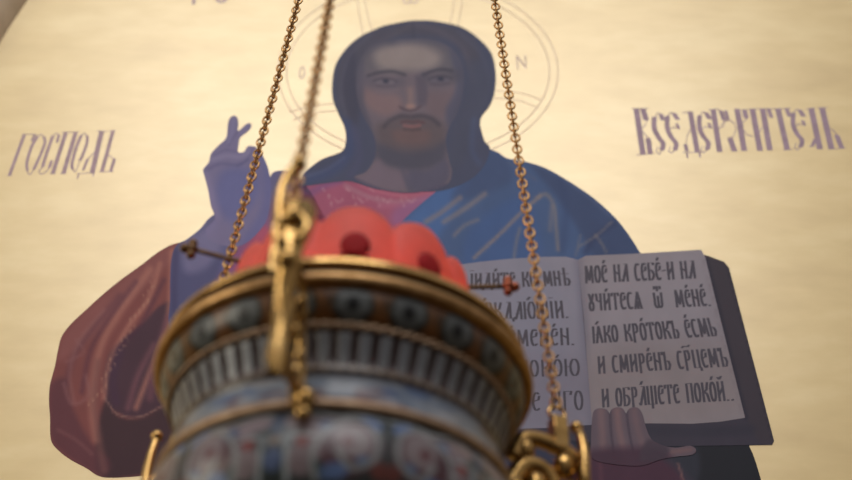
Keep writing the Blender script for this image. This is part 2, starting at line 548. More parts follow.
patch('face', [(410, 39), (426, 39), (442, 43), (454, 51), (462, 64), (464, 80), (462, 98), (457, 114), (450, 126), (446, 140), (449, 160), (452, 172), (448, 184), (432, 190), (412, 193), (392, 192), (372, 187), (354, 178), (366, 172), (374, 160), (376, 146),
               (372, 132), (364, 118), (358, 102), (356, 84), (358, 66), (366, 51), (380, 43), (396, 40)], 7,
      (100, 90, 100), [
    ('p', [(410, 39), (442, 43), (462, 64), (464, 82), (440, 74), (420, 70), (400, 72), (370, 72), (358, 80), (358, 64), (372, 47)], 10, (92, 88, 97), .9),
    ('p', [(376, 52), (400, 44), (424, 46), (440, 56), (434, 68), (408, 71), (380, 68)], 14, (134, 123, 122), .95),
    ('p', [(366, 90), (380, 94), (398, 96), (402, 108), (388, 116), (374, 112), (364, 102)], 10, (120, 98, 101), .8),
    ('p', [(420, 94), (440, 92), (454, 92), (454, 108), (440, 118), (428, 112)], 12, (103, 88, 95), .8),
    ('p', [(450, 50), (464, 66), (464, 98), (450, 126), (446, 110), (456, 86)], 8, (74, 76, 98), .8),
    ('p', [(356, 66), (364, 60), (364, 100), (372, 126), (362, 116), (355, 90)], 6, (80, 76, 92), .7),
    ('l', [(392, 40), (410, 38), (430, 39), (446, 44), (458, 54), (464, 70), (465, 90), (460, 106), (452, 126), (448, 142)], 7, 12, (74, 74, 92), .85),
    ('l', [(392, 40), (376, 45), (364, 54), (357, 68), (355, 86), (358, 104), (366, 122), (374, 140), (374, 158)], 5, 10, (72, 72, 88), .8),
    # brows and eye sockets
    ('l', [(366, 80), (376, 82), (394, 84), (400, 82)], 8, 10, (82, 78, 92), .55),
    ('l', [(424, 78), (440, 80), (456, 76)], 10, 12, (76, 73, 86), .75),
    ('l', [(368, 76), (378, 73), (392, 71.5), (405, 75)], 2.4, 3.4, (58, 57, 70), .9),
    ('l', [(423, 75), (430, 72), (440, 69.5), (452, 71)], 2.6, 3.4, (58, 57, 72), .9),
    ('l', [(374, 81), (382, 78.6), (390, 79), (397, 81.6)], 1.2, 1.8, (58, 56, 70), .8),
    ('l', [(429, 80), (437, 76.6), (445, 76.6), (452, 79)], 1.2, 1.8, (58, 56, 72), .8),
    ('l', [(377, 82.6), (393, 82.6)], 2.6, 2.4, (116, 108, 118), .5),
    ('l', [(432, 80.6), (448, 80.2)], 2.6, 2.4, (104, 98, 114), .5),
    ('l', [(384.5, 81.4), (387, 81.6)], 3.6, 1.8, (46, 48, 66), .9),
    ('l', [(439.5, 79.2), (442, 79.4)], 3.6, 1.8, (46, 48, 68), .9),
    ('l', [(376, 85.6), (385, 87), (395, 85.6)], 1.2, 2.4, (82, 72, 84), .8),
    ('l', [(431, 84.4), (440, 85.4), (450, 83.4)], 1.2, 2.4, (78, 70, 84), .8),
    ('l', [(376, 91), (388, 92), (398, 90)], 3, 5, (112, 98, 106), .5),
    # nose
    ('l', [(410, 90), (410.5, 98), (410, 107)], 5, 8, (136, 111, 107), .65),
    ('p', [(416, 76), (424, 80), (428, 92), (425, 106), (418, 105), (417, 92)], 6, (80, 74, 88), .85),
    ('l', [(399.5, 107), (404, 109.6), (410, 111), (416, 109.6), (421, 106.4)], 1.8, 2.2, (72, 58, 68), .85),
    ('l', [(408, 106.5), (413, 106.5)], 4, 4, (150, 118, 110), .7),
    # moustache, mouth, beard
    ('p', [(376, 126), (386, 122), (400, 116), (412, 116), (424, 116), (438, 121), (446, 128), (442, 150), (430, 160), (410, 163), (392, 158), (380, 146)], 12, (86, 76, 82), .9),
    ('l', [(384, 127), (390, 121), (400, 116.6), (409, 117)], 3.4, 5, (64, 59, 70), .8),
    ('l', [(413, 117), (422, 116), (432, 119), (439, 125)], 3.4, 5, (62, 58, 70), .8),
    ('p', [(392, 132), (404, 129), (416, 129), (430, 132), (428, 142), (412, 145), (396, 142)], 9, (100, 80, 82), .8),
    ('l', [(401, 122.4), (408, 121.6), (412, 122.6), (418, 121.6), (424, 123)], 1.6, 2, (84, 52, 60), .85),
    ('l', [(404, 125.6), (412, 126.8), (420, 125.6)], 2.4, 2.2, (140, 88, 90), .7),
    ('l', [(404, 129.6), (412, 130.4), (420, 129.4)], 1.6, 3, (66, 52, 58), .7),
    ('p', [(378, 144), (396, 150), (412, 152), (430, 149), (446, 142), (444, 162), (426, 170), (408, 171), (386, 166), (376, 156)], 12, (70, 69, 84), .95),
    # neck
    ('p', [(378, 160), (388, 168), (408, 173), (404, 190), (372, 186), (358, 178), (370, 170)], 9, (104, 92, 106), .85),
    ('p', [(408, 172), (428, 170), (446, 160), (450, 176), (440, 188), (412, 192)], 9, (78, 76, 96), .9),
    ('l', [(402, 168), (406, 180), (410, 190)], 4, 7, (76, 74, 92), .7),
    ('l', [(354, 178), (376, 187.6), (394, 192), (414, 193), (446, 185)], 1.6, 2, (70, 66, 92), .8),
], step=1.3)


# ---- halo rings and cross bars
def band_line(mb, pts, w, layer=1.5):
    pts = np.asarray(pts, float); n = len(pts)
    vs, fs = [], []
    for i in range(n):
        t = pts[min(i + 1, n - 1)] - pts[max(i - 1, 0)]; t = t / (np.linalg.norm(t) + 1e-9)
        nn = np.array([-t[1], t[0]]) * w / 2
        vs += [pts[i] + nn, pts[i] - nn]
    uv = wall_arr(vs)
    for i in range(n - 1):
        fs.append((2 * i, 2 * i + 1, 2 * i + 3, 2 * i + 2))
    mb.add([(a, -.00006 * layer, b_) for a, b_ in uv], fs)


def ink(name, srgb, rough=.6):
    m, nt, b = new_mat(name)
    nz = noise(nt, 70, 6)
    c = lin(srgb) * KP
    r = ramp(nt, nz.outputs['Fac'], [(.3, tuple(c * .88)), (.7, tuple(c * 1.14))])
    nt.links.new(r.outputs[0], b.inputs['Base Color'])
    b.inputs['Roughness'].default_value = rough
    b.inputs['Specular IOR Level'].default_value = .25
    return m


M['ink_title'] = ink('violet_lettering', (156, 134, 142))
M['ink_title2'] = ink('violet_lettering_dark', (150, 129, 142))
M['ink_book'] = ink('black_book_lettering', (66, 62, 72))
M['ink_halo'] = ink('thin_halo_line', (205, 184, 160))
M['ink_faint'] = ink('faint_halo_letter', (186, 166, 156))


def flat_build(mb, name, mat, parent=icon):
    me = bpy.data.meshes.new(name)
    fs = []
    for f in mb.f:
        a, b_, c = (np.array(mb.v[i]) for i in f[:3])
        fs.append(f if np.cross(b_ - a, c - a)[1] < 0 else f[::-1])
    me.from_pydata(mb.v, [], fs)
    me.materials.append(mat)
    return link(bpy.data.objects.new(name, me), parent)


mb = MB()
for a_, b_ in ((140, 91), (131.5, 83.5)):
    ts = np.linspace(0, 2 * PI, 181)
    band_line(mb, np.stack([418 + a_ * np.cos(ts) - 6 * np.sin(ts) * 0, 72 + b_ * np.sin(ts)], 1), 1.1)
for pl in ([(494, 98), (510, 99), (524, 102), (536, 107)], [(496, 91), (514, 92), (528, 95), (541, 100)],
           [(289, 112), (304, 108), (318, 105), (334, 104)], [(293, 120), (306, 115), (320, 112), (336, 111)],
           [(363, -14), (365, 2), (368, 16), (372, 30)], [(356, -14), (358, 4), (360, 18), (363, 34)],
           [(456, -14), (454, 2), (452, 14), (450, 24)], [(463, -14), (462, 4), (460, 16), (458, 26)]):
    band_line(mb, smooth_poly(pl, 3, False), .9)
flat_build(mb, 'halo', M['ink_halo'])

# ------------------------------------------------------------------ lettering drawn with a broad nib
def arc(cx, cy, rx, ry, a0, a1, n=10):
    return [(cx + rx * math.cos(math.radians(a0 + (a1 - a0) * i / n)), cy + ry * math.sin(math.radians(a0 + (a1 - a0) * i / n))) for i in range(n + 1)]


S = lambda *p: list(p)
G = {
 'а': (1, [S((.85, 0), (.8, 1), (.55, 1)), S((.8, .95), (.2, 0), (.1, .12)), S((.3, .33), (.8, .33))]),
 'б': (1, [S((.2, 0), (.2, 1), (.85, 1), (.9, .88)), arc(.3, .3, .55, .3, 90, -90), S((.2, 0), (.35, 0))]),
 'в': (1, [S((.18, 0), (.18, 1)), S((.18, 1), (.75, 1)), S((.8, 1), (.78, .7), (.3, .52)), S((.3, .52), (.85, .36), (.85, 0)), S((.18, 0), (.85, 0))]),
 'г': (.9, [S((.2, 0), (.2, 1), (.9, 1), (.82, .82))]),
 'д': (1.15, [S((.75, .06), (.72, 1), (.5, 1)), S((.7, .95), (.3, .08)), S((0, .06), (1, .06)), S((.04, .06), (0, -.12)), S((.98, .06), (1.02, -.12))]),
 'е': (.85, [arc(.55, .5, .38, .5, 55, 310, 14), S((.2, .52), (.75, .58), (.85, .8))]),
 'ж': (1.5, [S((.5, 0), (.5, 1)), S((.08, 1), (.2, .62), (.42, .52), (.2, .4), (.06, 0)), S((.92, 1), (.8, .62), (.58, .52), (.82, .4), (.95, 0))]),
 'и': (1.05, [S((.2, 0), (.2, 1)), S((.8, 0), (.8, 1)), S((.2, .3), (.8, .7))]),
 'й': (1.05, [S((.2, 0), (.2, 1)), S((.8, 0), (.8, 1)), S((.2, .3), (.8, .7)), S((.3, 1.22), (.5, 1.12), (.75, 1.26))]),
 'ї': (.5, [S((.5, 0), (.5, 1)), S((.25, 1.2), (.3, 1.2)), S((.7, 1.2), (.75, 1.2))]),
 'к': (1, [S((.2, 0), (.2, 1)), S((.9, 1), (.7, .62), (.35, .52)), S((.35, .52), (.72, .4), (.92, 0))]),
 'л': (1, [S((.8, 0), (.8, 1), (.6, 1)), S((.78, .96), (.3, .05), (.12, .1))]),
 'м': (1.3, [S((.16, 0), (.2, 1)), S((.2, 1), (.5, .15), (.8, 1)), S((.8, 1), (.86, 0))]),
 'н': (1.05, [S((.2, 0), (.2, 1)), S((.8, 0), (.8, 1)), S((.2, .6), (.8, .42))]),
 'о': (.9, [arc(.5, .5, .36, .5, 0, 360, 16)]),
 'п': (1.05, [S((.2, 0), (.2, 1), (.82, 1), (.82, 0))]),
 'р': (.95, [S((.25, -.1), (.25, 1)), S((.25, 1), (.6, 1), (.8, .8), (.75, .55), (.5, .45), (.25, .5))]),
 'с': (.85, [arc(.55, .5, .38, .5, 55, 310, 14)]),
 'т': (1.05, [S((.5, 0), (.5, 1)), S((.08, .82), (.12, 1), (.88, 1), (.92, .82))]),
 'у': (.9, [S((.15, 1), (.3, .5), (.6, .42)), S((.85, 1), (.6, .4), (.3, -.08)), S((.3, -.08), (.1, 0))]),
 'ц': (1.1, [S((.2, 1), (.2, .02), (.8, .02), (.8, 1)), S((.92, .02), (.95, -.15))]),
 'ч': (1, [S((.2, 1), (.25, .6), (.75, .5)), S((.78, 0), (.78, 1))]),
 'щ': (1.4, [S((.12, 1), (.12, .02), (.86, .02), (.86, 1)), S((.5, 1), (.5, -.2))]),
 'ъ': (1.1, [S((.05, .85), (.1, 1), (.35, 1)), S((.35, 1), (.35, 0)), S((.35, .5), (.75, .48), (.88, .25), (.7, 0), (.35, 0))]),
 'ь': (.95, [S((.22, 0), (.22, 1)), S((.22, .5), (.7, .46), (.85, .25), (.65, 0), (.22, 0))]),
 'ѣ': (1.15, [S((.35, 0), (.35, 1.2)), S((.08, .8), (.75, .8)), S((.35, .5), (.75, .46), (.9, .25), (.7, 0), (.35, 0))]),
 'ю': (1.4, [S((.12, 0), (.12, 1)), S((.12, .55), (.4, .55)), arc(.68, .5, .26, .5, 0, 360, 14)]),
 'ѧ': (1.1, [S((.5, 1), (.12, 0)), S((.5, 1), (.9, 0)), S((.5, .45), (.5, 0)), S((.3, .45), (.72, .45))]),
 'ꙗ': (1.4, [S((.1, 0), (.1, 1)), S((.1, .5), (.45, .5)), S((.62, 1), (.4, 0)), S((.62, 1), (.92, 0)), S((.48, .34), (.82, .34))]),
 'ѿ': (1.3, [S((.12, .9), (.14, .15), (.35, 0), (.5, .15), (.5, .7)), S((.5, .15), (.68, 0), (.86, .15), (.88, .9)), S((.5, 1), (.5, 1.28)), S((.2, 1.12), (.22, 1.28), (.8, 1.28), (.82, 1.12))]),
 'ꙋ': (.8, [arc(.5, .26, .32, .28, 0, 360, 12), S((.15, 1), (.35, .72), (.5, .52)), S((.85, 1), (.65, .72), (.5, .52))]),
 'n': (1, [S((.15, 0), (.15, 1)), S((.15, 1), (.8, .1)), S((.85, 0), (.85, 1))]),
 'w': (1.2, [S((.1, .9), (.1, .15), (.3, 0), (.5, .15), (.7, 0), (.9, .15), (.9, .9)), S((.5, .15), (.5, .6))]),
 'з': (.8, [S((.15, .85), (.45, 1), (.75, .8), (.4, .55), (.8, .35), (.6, .02), (.1, .0))]),
 'ы': (1.3, [S((.15, 0), (.15, 1)), S((.15, .5), (.5, .46), (.58, .25), (.45, 0), (.15, 0)), S((.85, 0), (.85, 1))]),
 '-': (.6, [S((.1, .5), (.9, .55))]),
 '.': (.5, [S((.3, 0), (.4, .05))]),
 ' ': (.65, []),
}
ACC = {'´': S((.4, 1.12), (.6, 1.28)), '~': S((.0, 1.16), (.2, 1.24), (.8, 1.2), (1.0, 1.28))}


def letter_mesh(mb, text, quad, nib, gap=.16, layer=10):
    """quad: top-left, top-right, bottom-right, bottom-left in sketch coordinates"""
    TL, TR, BR, BL = (np.array(q, float) for q in quad)
    items = []; x = 0.0
    for ch in text:
        if ch in ACC:
            items.append((items[-1][0], items[-1][1], [ACC[ch]])); continue
        w, st = G[ch]
        items.append((x, w, st)); x += w + gap
    tot = x - gap

    def mp(u, v):
        t = TL + (TR - TL) * u; bt = BL + (BR - BL) * u
        return bt + (t - bt) * v
    hw, hh = nib[0] / 2, nib[1] / 2
    ang = math.atan2(*(TR - TL)[::-1]); ca, sa = math.cos(ang), math.sin(ang)
    offs = [np.array([a * ca - b_ * sa, a * sa + b_ * ca]) for a, b_ in ((-hw, -hh), (hw, -hh), (hw, hh), (-hw, hh))]
    cnt = 0
    for x_, w, st in items:
        for pl in st:
            q = [mp((x_ + px_ * w) / tot, py_) for px_, py_ in pl]
            for i in range(len(q) - 1):
                pts = [q[i] + o for o in offs] + [q[i + 1] + o for o in offs]
                pts = sorted({(round(p[0], 4), round(p[1], 4)) for p in pts})
                hull = []
                for seq in (pts, pts[::-1]):
                    part = []
                    for p in seq:
                        while len(part) > 1 and (part[-1][0] - part[-2][0]) * (p[1] - part[-2][1]) - (part[-1][1] - part[-2][1]) * (p[0] - part[-2][0]) <= 1e-9:
                            part.pop()
                        part.append(p)
                    hull += part[:-1]
                if len(hull) < 3:
                    continue
                uv = wall_arr(hull); cnt += 1
                mb.add([(a, -.00006 * layer - .000002 * (cnt % 9), b_) for a, b_ in uv], [tuple(range(len(hull)))])


def nib_strokes(mb, strokes, org, sc, layer=1.2):
    """lettering: each stroke is (nib width, points); points in sketch units scaled about org"""
    cnt = 0
    for w, pl in strokes:
        q = [np.array([org[0] + x / sc, org[1] + y / sc]) for x, y in pl]
        if len(q) > 2 and w != 0:
            q = list(smooth_poly(np.array(q), 1.2, False))
        hw = w * .84 / sc / 2 if w > 0 else .30; hh = .36
        offs = [np.array(o) for o in ((-hw, -hh), (hw, -hh), (hw, hh), (-hw, hh))]
        for i in range(len(q) - 1):
            hull = hull_of([q[i] + o for o in offs] + [q[i + 1] + o for o in offs])
            if len(hull) < 3:
                continue
            uv = wall_arr(hull); cnt += 1
            mb.add([(a, -.00006 * layer - .000002 * (cnt % 9), b_) for a, b_ in uv], [tuple(range(len(hull)))])


def hull_of(pts):
    pts = sorted({(round(p[0], 4), round(p[1], 4)) for p in pts}); hull = []
    for seq in (pts, pts[::-1]):
        part = []
        for p in seq:
            while len(part) > 1 and (part[-1][0] - part[-2][0]) * (p[1] - part[-2][1]) - (part[-1][1] - part[-2][1]) * (p[0] - part[-2][0]) <= 1e-9:
                part.pop()
            part.append(p)
        hull += part[:-1]
    return hull


LORD = [(24, [(160, 95), (62, 362)]), (0, [(150, 94), (228, 94)]), (18, [(230, 96), (208, 136)]), (0, [(48, 364), (76, 364)]),
        (22, [(245, 108), (205, 180), (176, 280), (180, 332)]), (22, [(288, 112), (294, 150), (264, 232), (222, 322)]), (0, [(178, 336), (190, 358), (206, 350), (222, 322)]), (0, [(245, 106), (270, 94), (288, 108)]),
        (20, [(386, 98), (374, 146)]), (0, [(348, 104), (370, 86), (390, 98)]), (24, [(346, 106), (312, 200), (290, 268), (280, 306)]), (22, [(338, 268), (324, 312)]), (0, [(282, 306), (252, 338), (268, 356), (300, 342), (322, 314)]),
        (30, [(430, 86), (346, 350)]), (32, [(495, 86), (416, 350)]), (0, [(408, 82), (516, 79)]), (0, [(328, 354), (362, 352)]), (0, [(398, 352), (432, 351)]),
        (24, [(532, 102), (500, 180), (472, 285), (476, 322)]), (22, [(570, 104), (572, 140), (546, 220), (524, 266)]), (0, [(476, 324), (488, 342), (502, 326), (524, 266)]), (0, [(532, 100), (554, 86), (572, 104)]),
        (38, [(666, 76), (604, 345)]), (20, [(574, 258), (546, 328)]), (0, [(632, 200), (606, 226), (574, 258)]), (0, [(508, 352), (622, 346)]), (10, [(516, 350), (508, 384)]), (10, [(614, 346), (608, 368)]), (0, [(636, 72), (700, 74)]),
        (28, [(740, 74), (706, 200), (668, 336)]), (0, [(704, 226), (726, 240), (752, 258)]), (24, [(750, 258), (726, 334)]), (0, [(650, 340), (742, 338)]), (0, [(714, 72), (758, 71)])]
mb = MB()
nib_strokes(mb, LORD, (0, 120), 6.554)
flat_build(mb, 'inscription', M['ink_title'])
def sha(x, y):   # the letter E, repeated along the word
    return [(20, [(x + 22, y + 28), (x + 8, y + 6)]), (0, [(x + 10, y + 6), (x - 6, y + 2), (x - 16, y + 20)]), (21, [(x - 16, y + 16), (x - 16, y + 60), (x - 2, y + 92), (x + 16, y + 116), (x + 12, y + 140)]),
            (0, [(x + 14, y + 140), (x - 2, y + 152), (x - 12, y + 142), (x - 4, y + 128)]), (0, [(x - 14, y + 66), (x + 6, y + 56), (x + 28, y + 62)]), (12, [(x + 18, y + 44), (x + 26, y + 60)])]
PANTO = [(25, [(60, 52), (84, 216)]), (24, [(84, 52), (96, 92)]), (0, [(98, 94), (92, 112), (76, 124), (96, 150), (106, 160)]), (23, [(103, 160), (111, 214)]), (0, [(44, 50), (102, 50)]), (0, [(62, 220), (124, 216)]),
         (20, [(158, 92), (150, 72)]), (0, [(152, 70), (138, 66), (126, 84)]), (22, [(126, 82), (126, 122), (142, 156), (158, 178), (154, 202)]), (0, [(156, 202), (144, 218), (132, 206), (140, 190)])] + sha(190, 62) + [
         (23, [(258, 62), (284, 208)]), (0, [(230, 66), (264, 62)]), (0, [(262, 120), (246, 150), (238, 206)]), (16, [(240, 182), (246, 206)]), (0, [(232, 212), (300, 210)]), (8, [(246, 212), (248, 230)]), (8, [(292, 210), (294, 228)])] + sha(308, 60) + [
         (24, [(342, 54), (366, 208)]), (0, [(326, 54), (362, 52)]), (18, [(370, 58), (382, 92)]), (0, [(360, 54), (372, 60)]), (0, [(384, 92), (384, 112), (358, 124)]),
         (15, [(388, 58), (396, 90)]), (0, [(372, 112), (382, 98), (402, 92), (420, 104), (426, 126), (416, 152), (404, 158)]), (24, [(404, 158), (420, 206)]), (25, [(430, 52), (456, 204)]), (22, [(456, 54), (464, 84)]), (0, [(468, 84), (452, 100), (452, 126), (466, 146), (488, 152)]),
         (25, [(486, 52), (514, 204)]), (25, [(524, 52), (550, 202)]), (0, [(504, 150), (524, 116), (538, 72)]), (0, [(470, 52), (548, 50)]),
         (25, [(580, 52), (614, 200)]), (0, [(540, 52), (626, 49)]), (17, [(546, 54), (556, 82)]), (17, [(612, 52), (622, 78)]), (0, [(600, 202), (632, 200)])] + sha(652, 50) + [
         (26, [(702, 50), (734, 198)]), (0, [(684, 52), (714, 48)]), (0, [(716, 108), (722, 140), (712, 180)]), (15, [(716, 162), (706, 188)]), (0, [(704, 190), (694, 188)]),
         (26, [(742, 48), (776, 196)]), (0, [(726, 48), (760, 46)]), (0, [(764, 124), (782, 128), (798, 148)]), (22, [(796, 148), (814, 194)]), (0, [(764, 199), (828, 195)])]
mb = MB()
nib_strokes(mb, PANTO, (620, 95), 3.672)
flat_build(mb, 'inscription', M['ink_title2'])
mb = MB()
letter_mesh(mb, 'їс', [(190, -32), (232, -33), (230, 2), (188, 4)], (3.2, 1.0), .5, 1.2)
flat_build(mb, 'inscription', M['ink_title'])
for ch, q, nb in (('n', [(515, 56), (527, 55.5), (527.5, 68), (516, 69)], (1.4, .7)), ('о', [(299, 67), (306, 66.5), (305, 78), (298, 79)], (1.2, .6)),
                  ('w', [(402, -7), (420, -7), (419, 3), (402, 4)], (1.4, .8))):
    mb = MB()
    letter_mesh(mb, ch, q, nb, .1, 1.2)
    flat_build(mb, 'halo_letter', M['ink_faint'])

# ------------------------------------------------------------------ painted open book and the hand under it
book = patch('open_book', [(452, 266), (577, 262), (700, 254), (708, 256), (724, 262), (729, 268), (774, 441), (772, 445), (700, 446), (640, 447), (560, 440), (452, 440)], 6,
             (58, 54, 66), [
    ('p', [(706, 256), (726, 263), (774, 443), (748, 420)], 5, (60, 54, 62), .9),
    ('l', [(640, 430), (690, 432), (750, 430)], 10, 8, (52, 50, 62), .9),
    ('l', [(727, 266), (773, 442)], 1.2, 2, (40, 38, 46), .8),
    ('l', [(706, 258), (746, 418)], 4, 4, (44, 42, 54), .8),
], sharp=True)
lp = [(452, 266), (480, 262), (510, 259), (545, 257), (566, 257), (578, 260), (584, 320), (592, 425), (550, 428), (500, 430), (452, 432)]
patch('page', lp, 7, (126, 124, 138), [
    ('p', [(452, 266), (540, 258), (560, 330), (560, 430), (452, 432)], 20, (122, 122, 138), .8),
    ('l', [(579, 262), (586, 340), (592, 424)], 8, 12, (104, 102, 118), .85),
    ('p', [(452, 360), (592, 360), (592, 425), (452, 430)], 40, (112, 108, 122), .7),
], parent=book, step=3, sharp=True)
rp = [(578, 260), (586, 256), (610, 255), (634, 254), (668, 252), (701, 250), (705, 257), (718, 310), (731, 362), (745, 418), (720, 422), (692, 424), (642, 423.5), (615, 423), (592, 425), (585, 340)]
patch('page', rp, 7, (130, 124, 132), [
    ('l', [(579, 262), (586, 340), (592, 424)], 5, 12, (104, 100, 114), .85),
    ('p', [(590, 350), (735, 350), (745, 420), (592, 425)], 50, (126, 117, 120), .85),
    ('p', [(600, 262), (700, 256), (712, 310), (610, 330)], 30, (136, 130, 138), .7),
    ('l', [(703, 258), (742, 414)], 2, 5, (112, 104, 112), .6),
], parent=book, step=3, sharp=True)
mb = MB()
for tx, q in (('мое´ на себе´-и на', [(584, 266.5), (694, 261), (696, 278.5), (585, 283.5)]),
              ('ꙋчи´тесѧ  ѿ  ме´не´.', [(588, 294.5), (709, 289), (712, 306), (589, 311)]),
              ('ꙗ´ко кро´токъ е´смь', [(592, 327), (713, 318), (718, 336), (593, 343.5)]),
              ('и смире´нъ ср~цемъ', [(597, 357), (725, 348), (729, 366.5), (598, 374)]),
              ('и обра´щете поко´й..', [(601, 389.5), (732, 381), (735, 400.5), (602, 407.5)])):
    letter_mesh(mb, tx, q, (2.5, .6), .10, 8)
flat_build(mb, 'page_text', M['ink_book'], book)
mb = MB()
for tx, q in (('їиди´те ко мнѣ', [(470, 274), (569, 271), (571, 285.5), (470, 288.5)]),
              ('трꙋ´ждаю´щїи.', [(462, 304), (568, 301), (570, 318), (462, 321)]),
              ('и обре´мене´н.', [(458, 333), (575, 328), (576, 345), (458, 348)]),
              ('азъ ꙋпоко´ю', [(462, 363), (579, 359), (580, 376), (462, 378)]),
              ('во´змите и´го', [(458, 396), (583, 391), (584, 410), (458, 412)])):
    letter_mesh(mb, tx, q, (2.5, .6), .10, 8)
flat_build(mb, 'page_text', M['ink_book'], book)

patch('holding_hand', [(592, 420), (594, 411), (600, 408.5), (607, 410), (609.5, 414), (611, 410), (617, 407.5), (623, 409), (626, 414), (628, 410), (633, 407.5), (639, 409), (643, 416), (646, 428), (652, 440),
                       (664, 446), (676, 448), (690, 446), (696, 450), (692, 455), (676, 457), (660, 460), (640, 466), (610, 464), (592, 458), (591, 440)], 9,
      (92, 80, 90), [
    ('l', [(601, 412), (602, 430), (603, 452)], 6, 8, (116, 94, 98), .85),
    ('l', [(617, 411), (619, 430), (624, 452)], 6, 8, (118, 94, 97), .85),
    ('l', [(634, 411), (638, 430), (644, 450)], 6, 8, (108, 88, 94), .8),
    ('l', [(610, 412), (611, 432), (614, 456)], 1.6, 3, (58, 50, 64), .85),
    ('l', [(626.5, 412), (629, 432), (634, 456)], 1.6, 3, (58, 50, 64), .85),
    ('p', [(592, 450), (650, 448), (672, 460), (640, 472), (600, 472), (586, 462)], 12, (68, 48, 62), .95),
    ('l', [(672, 452), (690, 450)], 4, 6, (116, 88, 90), .7),
    ('p', [(648, 440), (668, 446), (664, 460), (640, 460)], 6, (66, 56, 68), .8),
], step=1.5)

# ------------------------------------------------------------------ arch moulding added to make the corner dark, only its lower edge enters the top left corner
mb = MB()
c0 = np.array(wall_uv(28, 0)); c1 = np.array(wall_uv(0, 52))
pts = []
ctr = np.array([c0[0] + .90, c0[1] - .20]); R0 = np.linalg.norm(c0 - ctr)
prof = [(0, 0), (.012, .018), (.03, .024), (.045, .03), (.07, .032), (.09, .026), (.10, 0)]
nseg = 60
vs, fs = [], []
rows = [(180, -2.2 - ctr[1])] + [(180 - 180 * i / nseg, 0) for i in range(nseg + 1)] + [(0, -2.2 - ctr[1])]
rows = [(a_, max(dz, -1.5 - ctr[1] + .001) if dz else 0) for a_, dz in rows]
for a_, dz in rows:
    a = math.radians(a_)
    for dr, dn in prof:
        vs.append((ctr[0] + (R0 + dr) * math.cos(a), -dn, ctr[1] + (R0 + dr) * math.sin(a) + dz))
nseg = len(rows) - 1
k = len(prof)
for i in range(nseg):
    for j in range(k - 1):
        fs.append((i * k + j, i * k + j + 1, (i + 1) * k + j + 1, (i + 1) * k + j))
fs.append(tuple(range(k))); fs.append(tuple(nseg * k + j for j in range(k)))
mb.add(vs, fs)
trim = mb.build('trim_1', M['moulding'], smooth=True)
trim.location = W0; trim.rotation_euler = (0, 0, -YAW)
tag(trim, 'tan arched moulding on the gold wall added to darken the top left corner', 'moulding', kind='structure')

# ------------------------------------------------------------------ hanging oil lamp
d = ray(345, 382)
LC = CAM + d * .706                     # centre of the rim
lamp = empty('hanging_oil_lamp', LC)
tag(lamp, 'round brass hanging oil lamp with blue and white enamel on three chains', 'oil lamp')


KE = .5   # darkens the enamel colours, putting the lamp's backlit shade into them


def lathe(name, prof, mat, parent=lamp, n=192, cols=None, mod=None, a0=0):
    """prof: (r, z) list; angle 0 faces the viewer; cols(angle, k, prof) -> rgb arrays"""
    pr = np.array(prof, float); k = len(pr)
    A = np.arange(n) / n * 2 * PI
    R = np.tile(pr[:, 0], (n, 1)); Z = np.tile(pr[:, 1], (n, 1))
    AA = np.tile(A[:, None], (1, k))
    if mod is not None:
        R, Z = mod(AA, R, Z)
    V = np.stack([R * np.sin(AA), -R * np.cos(AA), Z], -1).reshape(-1, 3)
    fs = []
    for i in range(n):
        j = (i + 1) % n
        for q in range(k - 1):
            fs.append((i * k + q, i * k + q + 1, j * k + q + 1, j * k + q))
    c = None
    if cols is not None:
        c = lin(np.clip(cols(AA.ravel(), R.ravel(), Z.ravel()), 0, 255)) * KE
    o = mesh_obj(name, V, fs, mat, parent, True, c)
    bm_ = bmesh.new(); bm_.from_mesh(o.data)
    bmesh.ops.recalc_face_normals(bm_, faces=bm_.faces[:]); bm_.to_mesh(o.data); bm_.free()
    return o


def resample(prof, step=.0012):
    return [tuple(p) for p in smooth_poly(np.array(prof), step, False)]


# rim: thin bright collar, groove and broad lip
lathe('rim', resample([(.094, -.004), (.096, .006), (.1015, .0088), (.1050, .0090), (.1066, .0082), (.1070, .0062), (.1073, .0046), (.1062, .0036), (.1016, .0034), (.0985, -.002), (.094, -.004)], .0008), M['gold'], n=160)
lathe('groove', resample([(.0990, .0036), (.1036, .0036), (.1036, -.0026), (.0990, -.0026), (.0990, .0036)], .001), M['shade'], n=160)  # dark ring filling the groove, its shade put into the colour
lathe('lip', resample([(.1000, .0005), (.1010, -.0020), (.1060, -.0026), (.1092, -.0036), (.1104, -.0060), (.1098, -.0090), (.1076, -.0106), (.1050, -.0104), (.100, -.006), (.1000, .0005)], .0008), M['old_gold'], n=160)

# cove with a ring of small enamel flowers
NF = 22
def band_cols(A, R, Z):
    C = np.tile(np.array([150., 98., 50.]), (len(A), 1))
    t = (A * NF / (2 * PI) + .2) % 1.0 - .5
    x = t * (2 * PI * .104 / NF); y = Z + .0188
    def put(mask, c, a=1.0):
        m_ = np.clip(mask, 0, 1)[:, None] * a
        C[:] = C * (1 - m_) + np.array(c, float) * m_
    def blob(cx, cy, rx, ry, soft=.35):
        q = np.sqrt(((x - cx) / rx) ** 2 + ((y - cy) / ry) ** 2)
        return sstep((1 - q) / soft + .5)
    put(blob(0, -.001, .0115, .0092), (60, 60, 56))
    for cx, cy in ((-.0058, -.002), (.0058, -.002), (-.0026, -.006), (.0026, -.006), (0, .0046), (-.0050, .0030), (.0050, .0030)):
        put(blob(cx, cy, .0034, .0034), (122, 128, 128))
    put(blob(0, -.0006, .0032, .0036), (22, 26, 32))
    put(blob(-.0148, .001, .0022, .0052), (58, 40, 28))
    return C
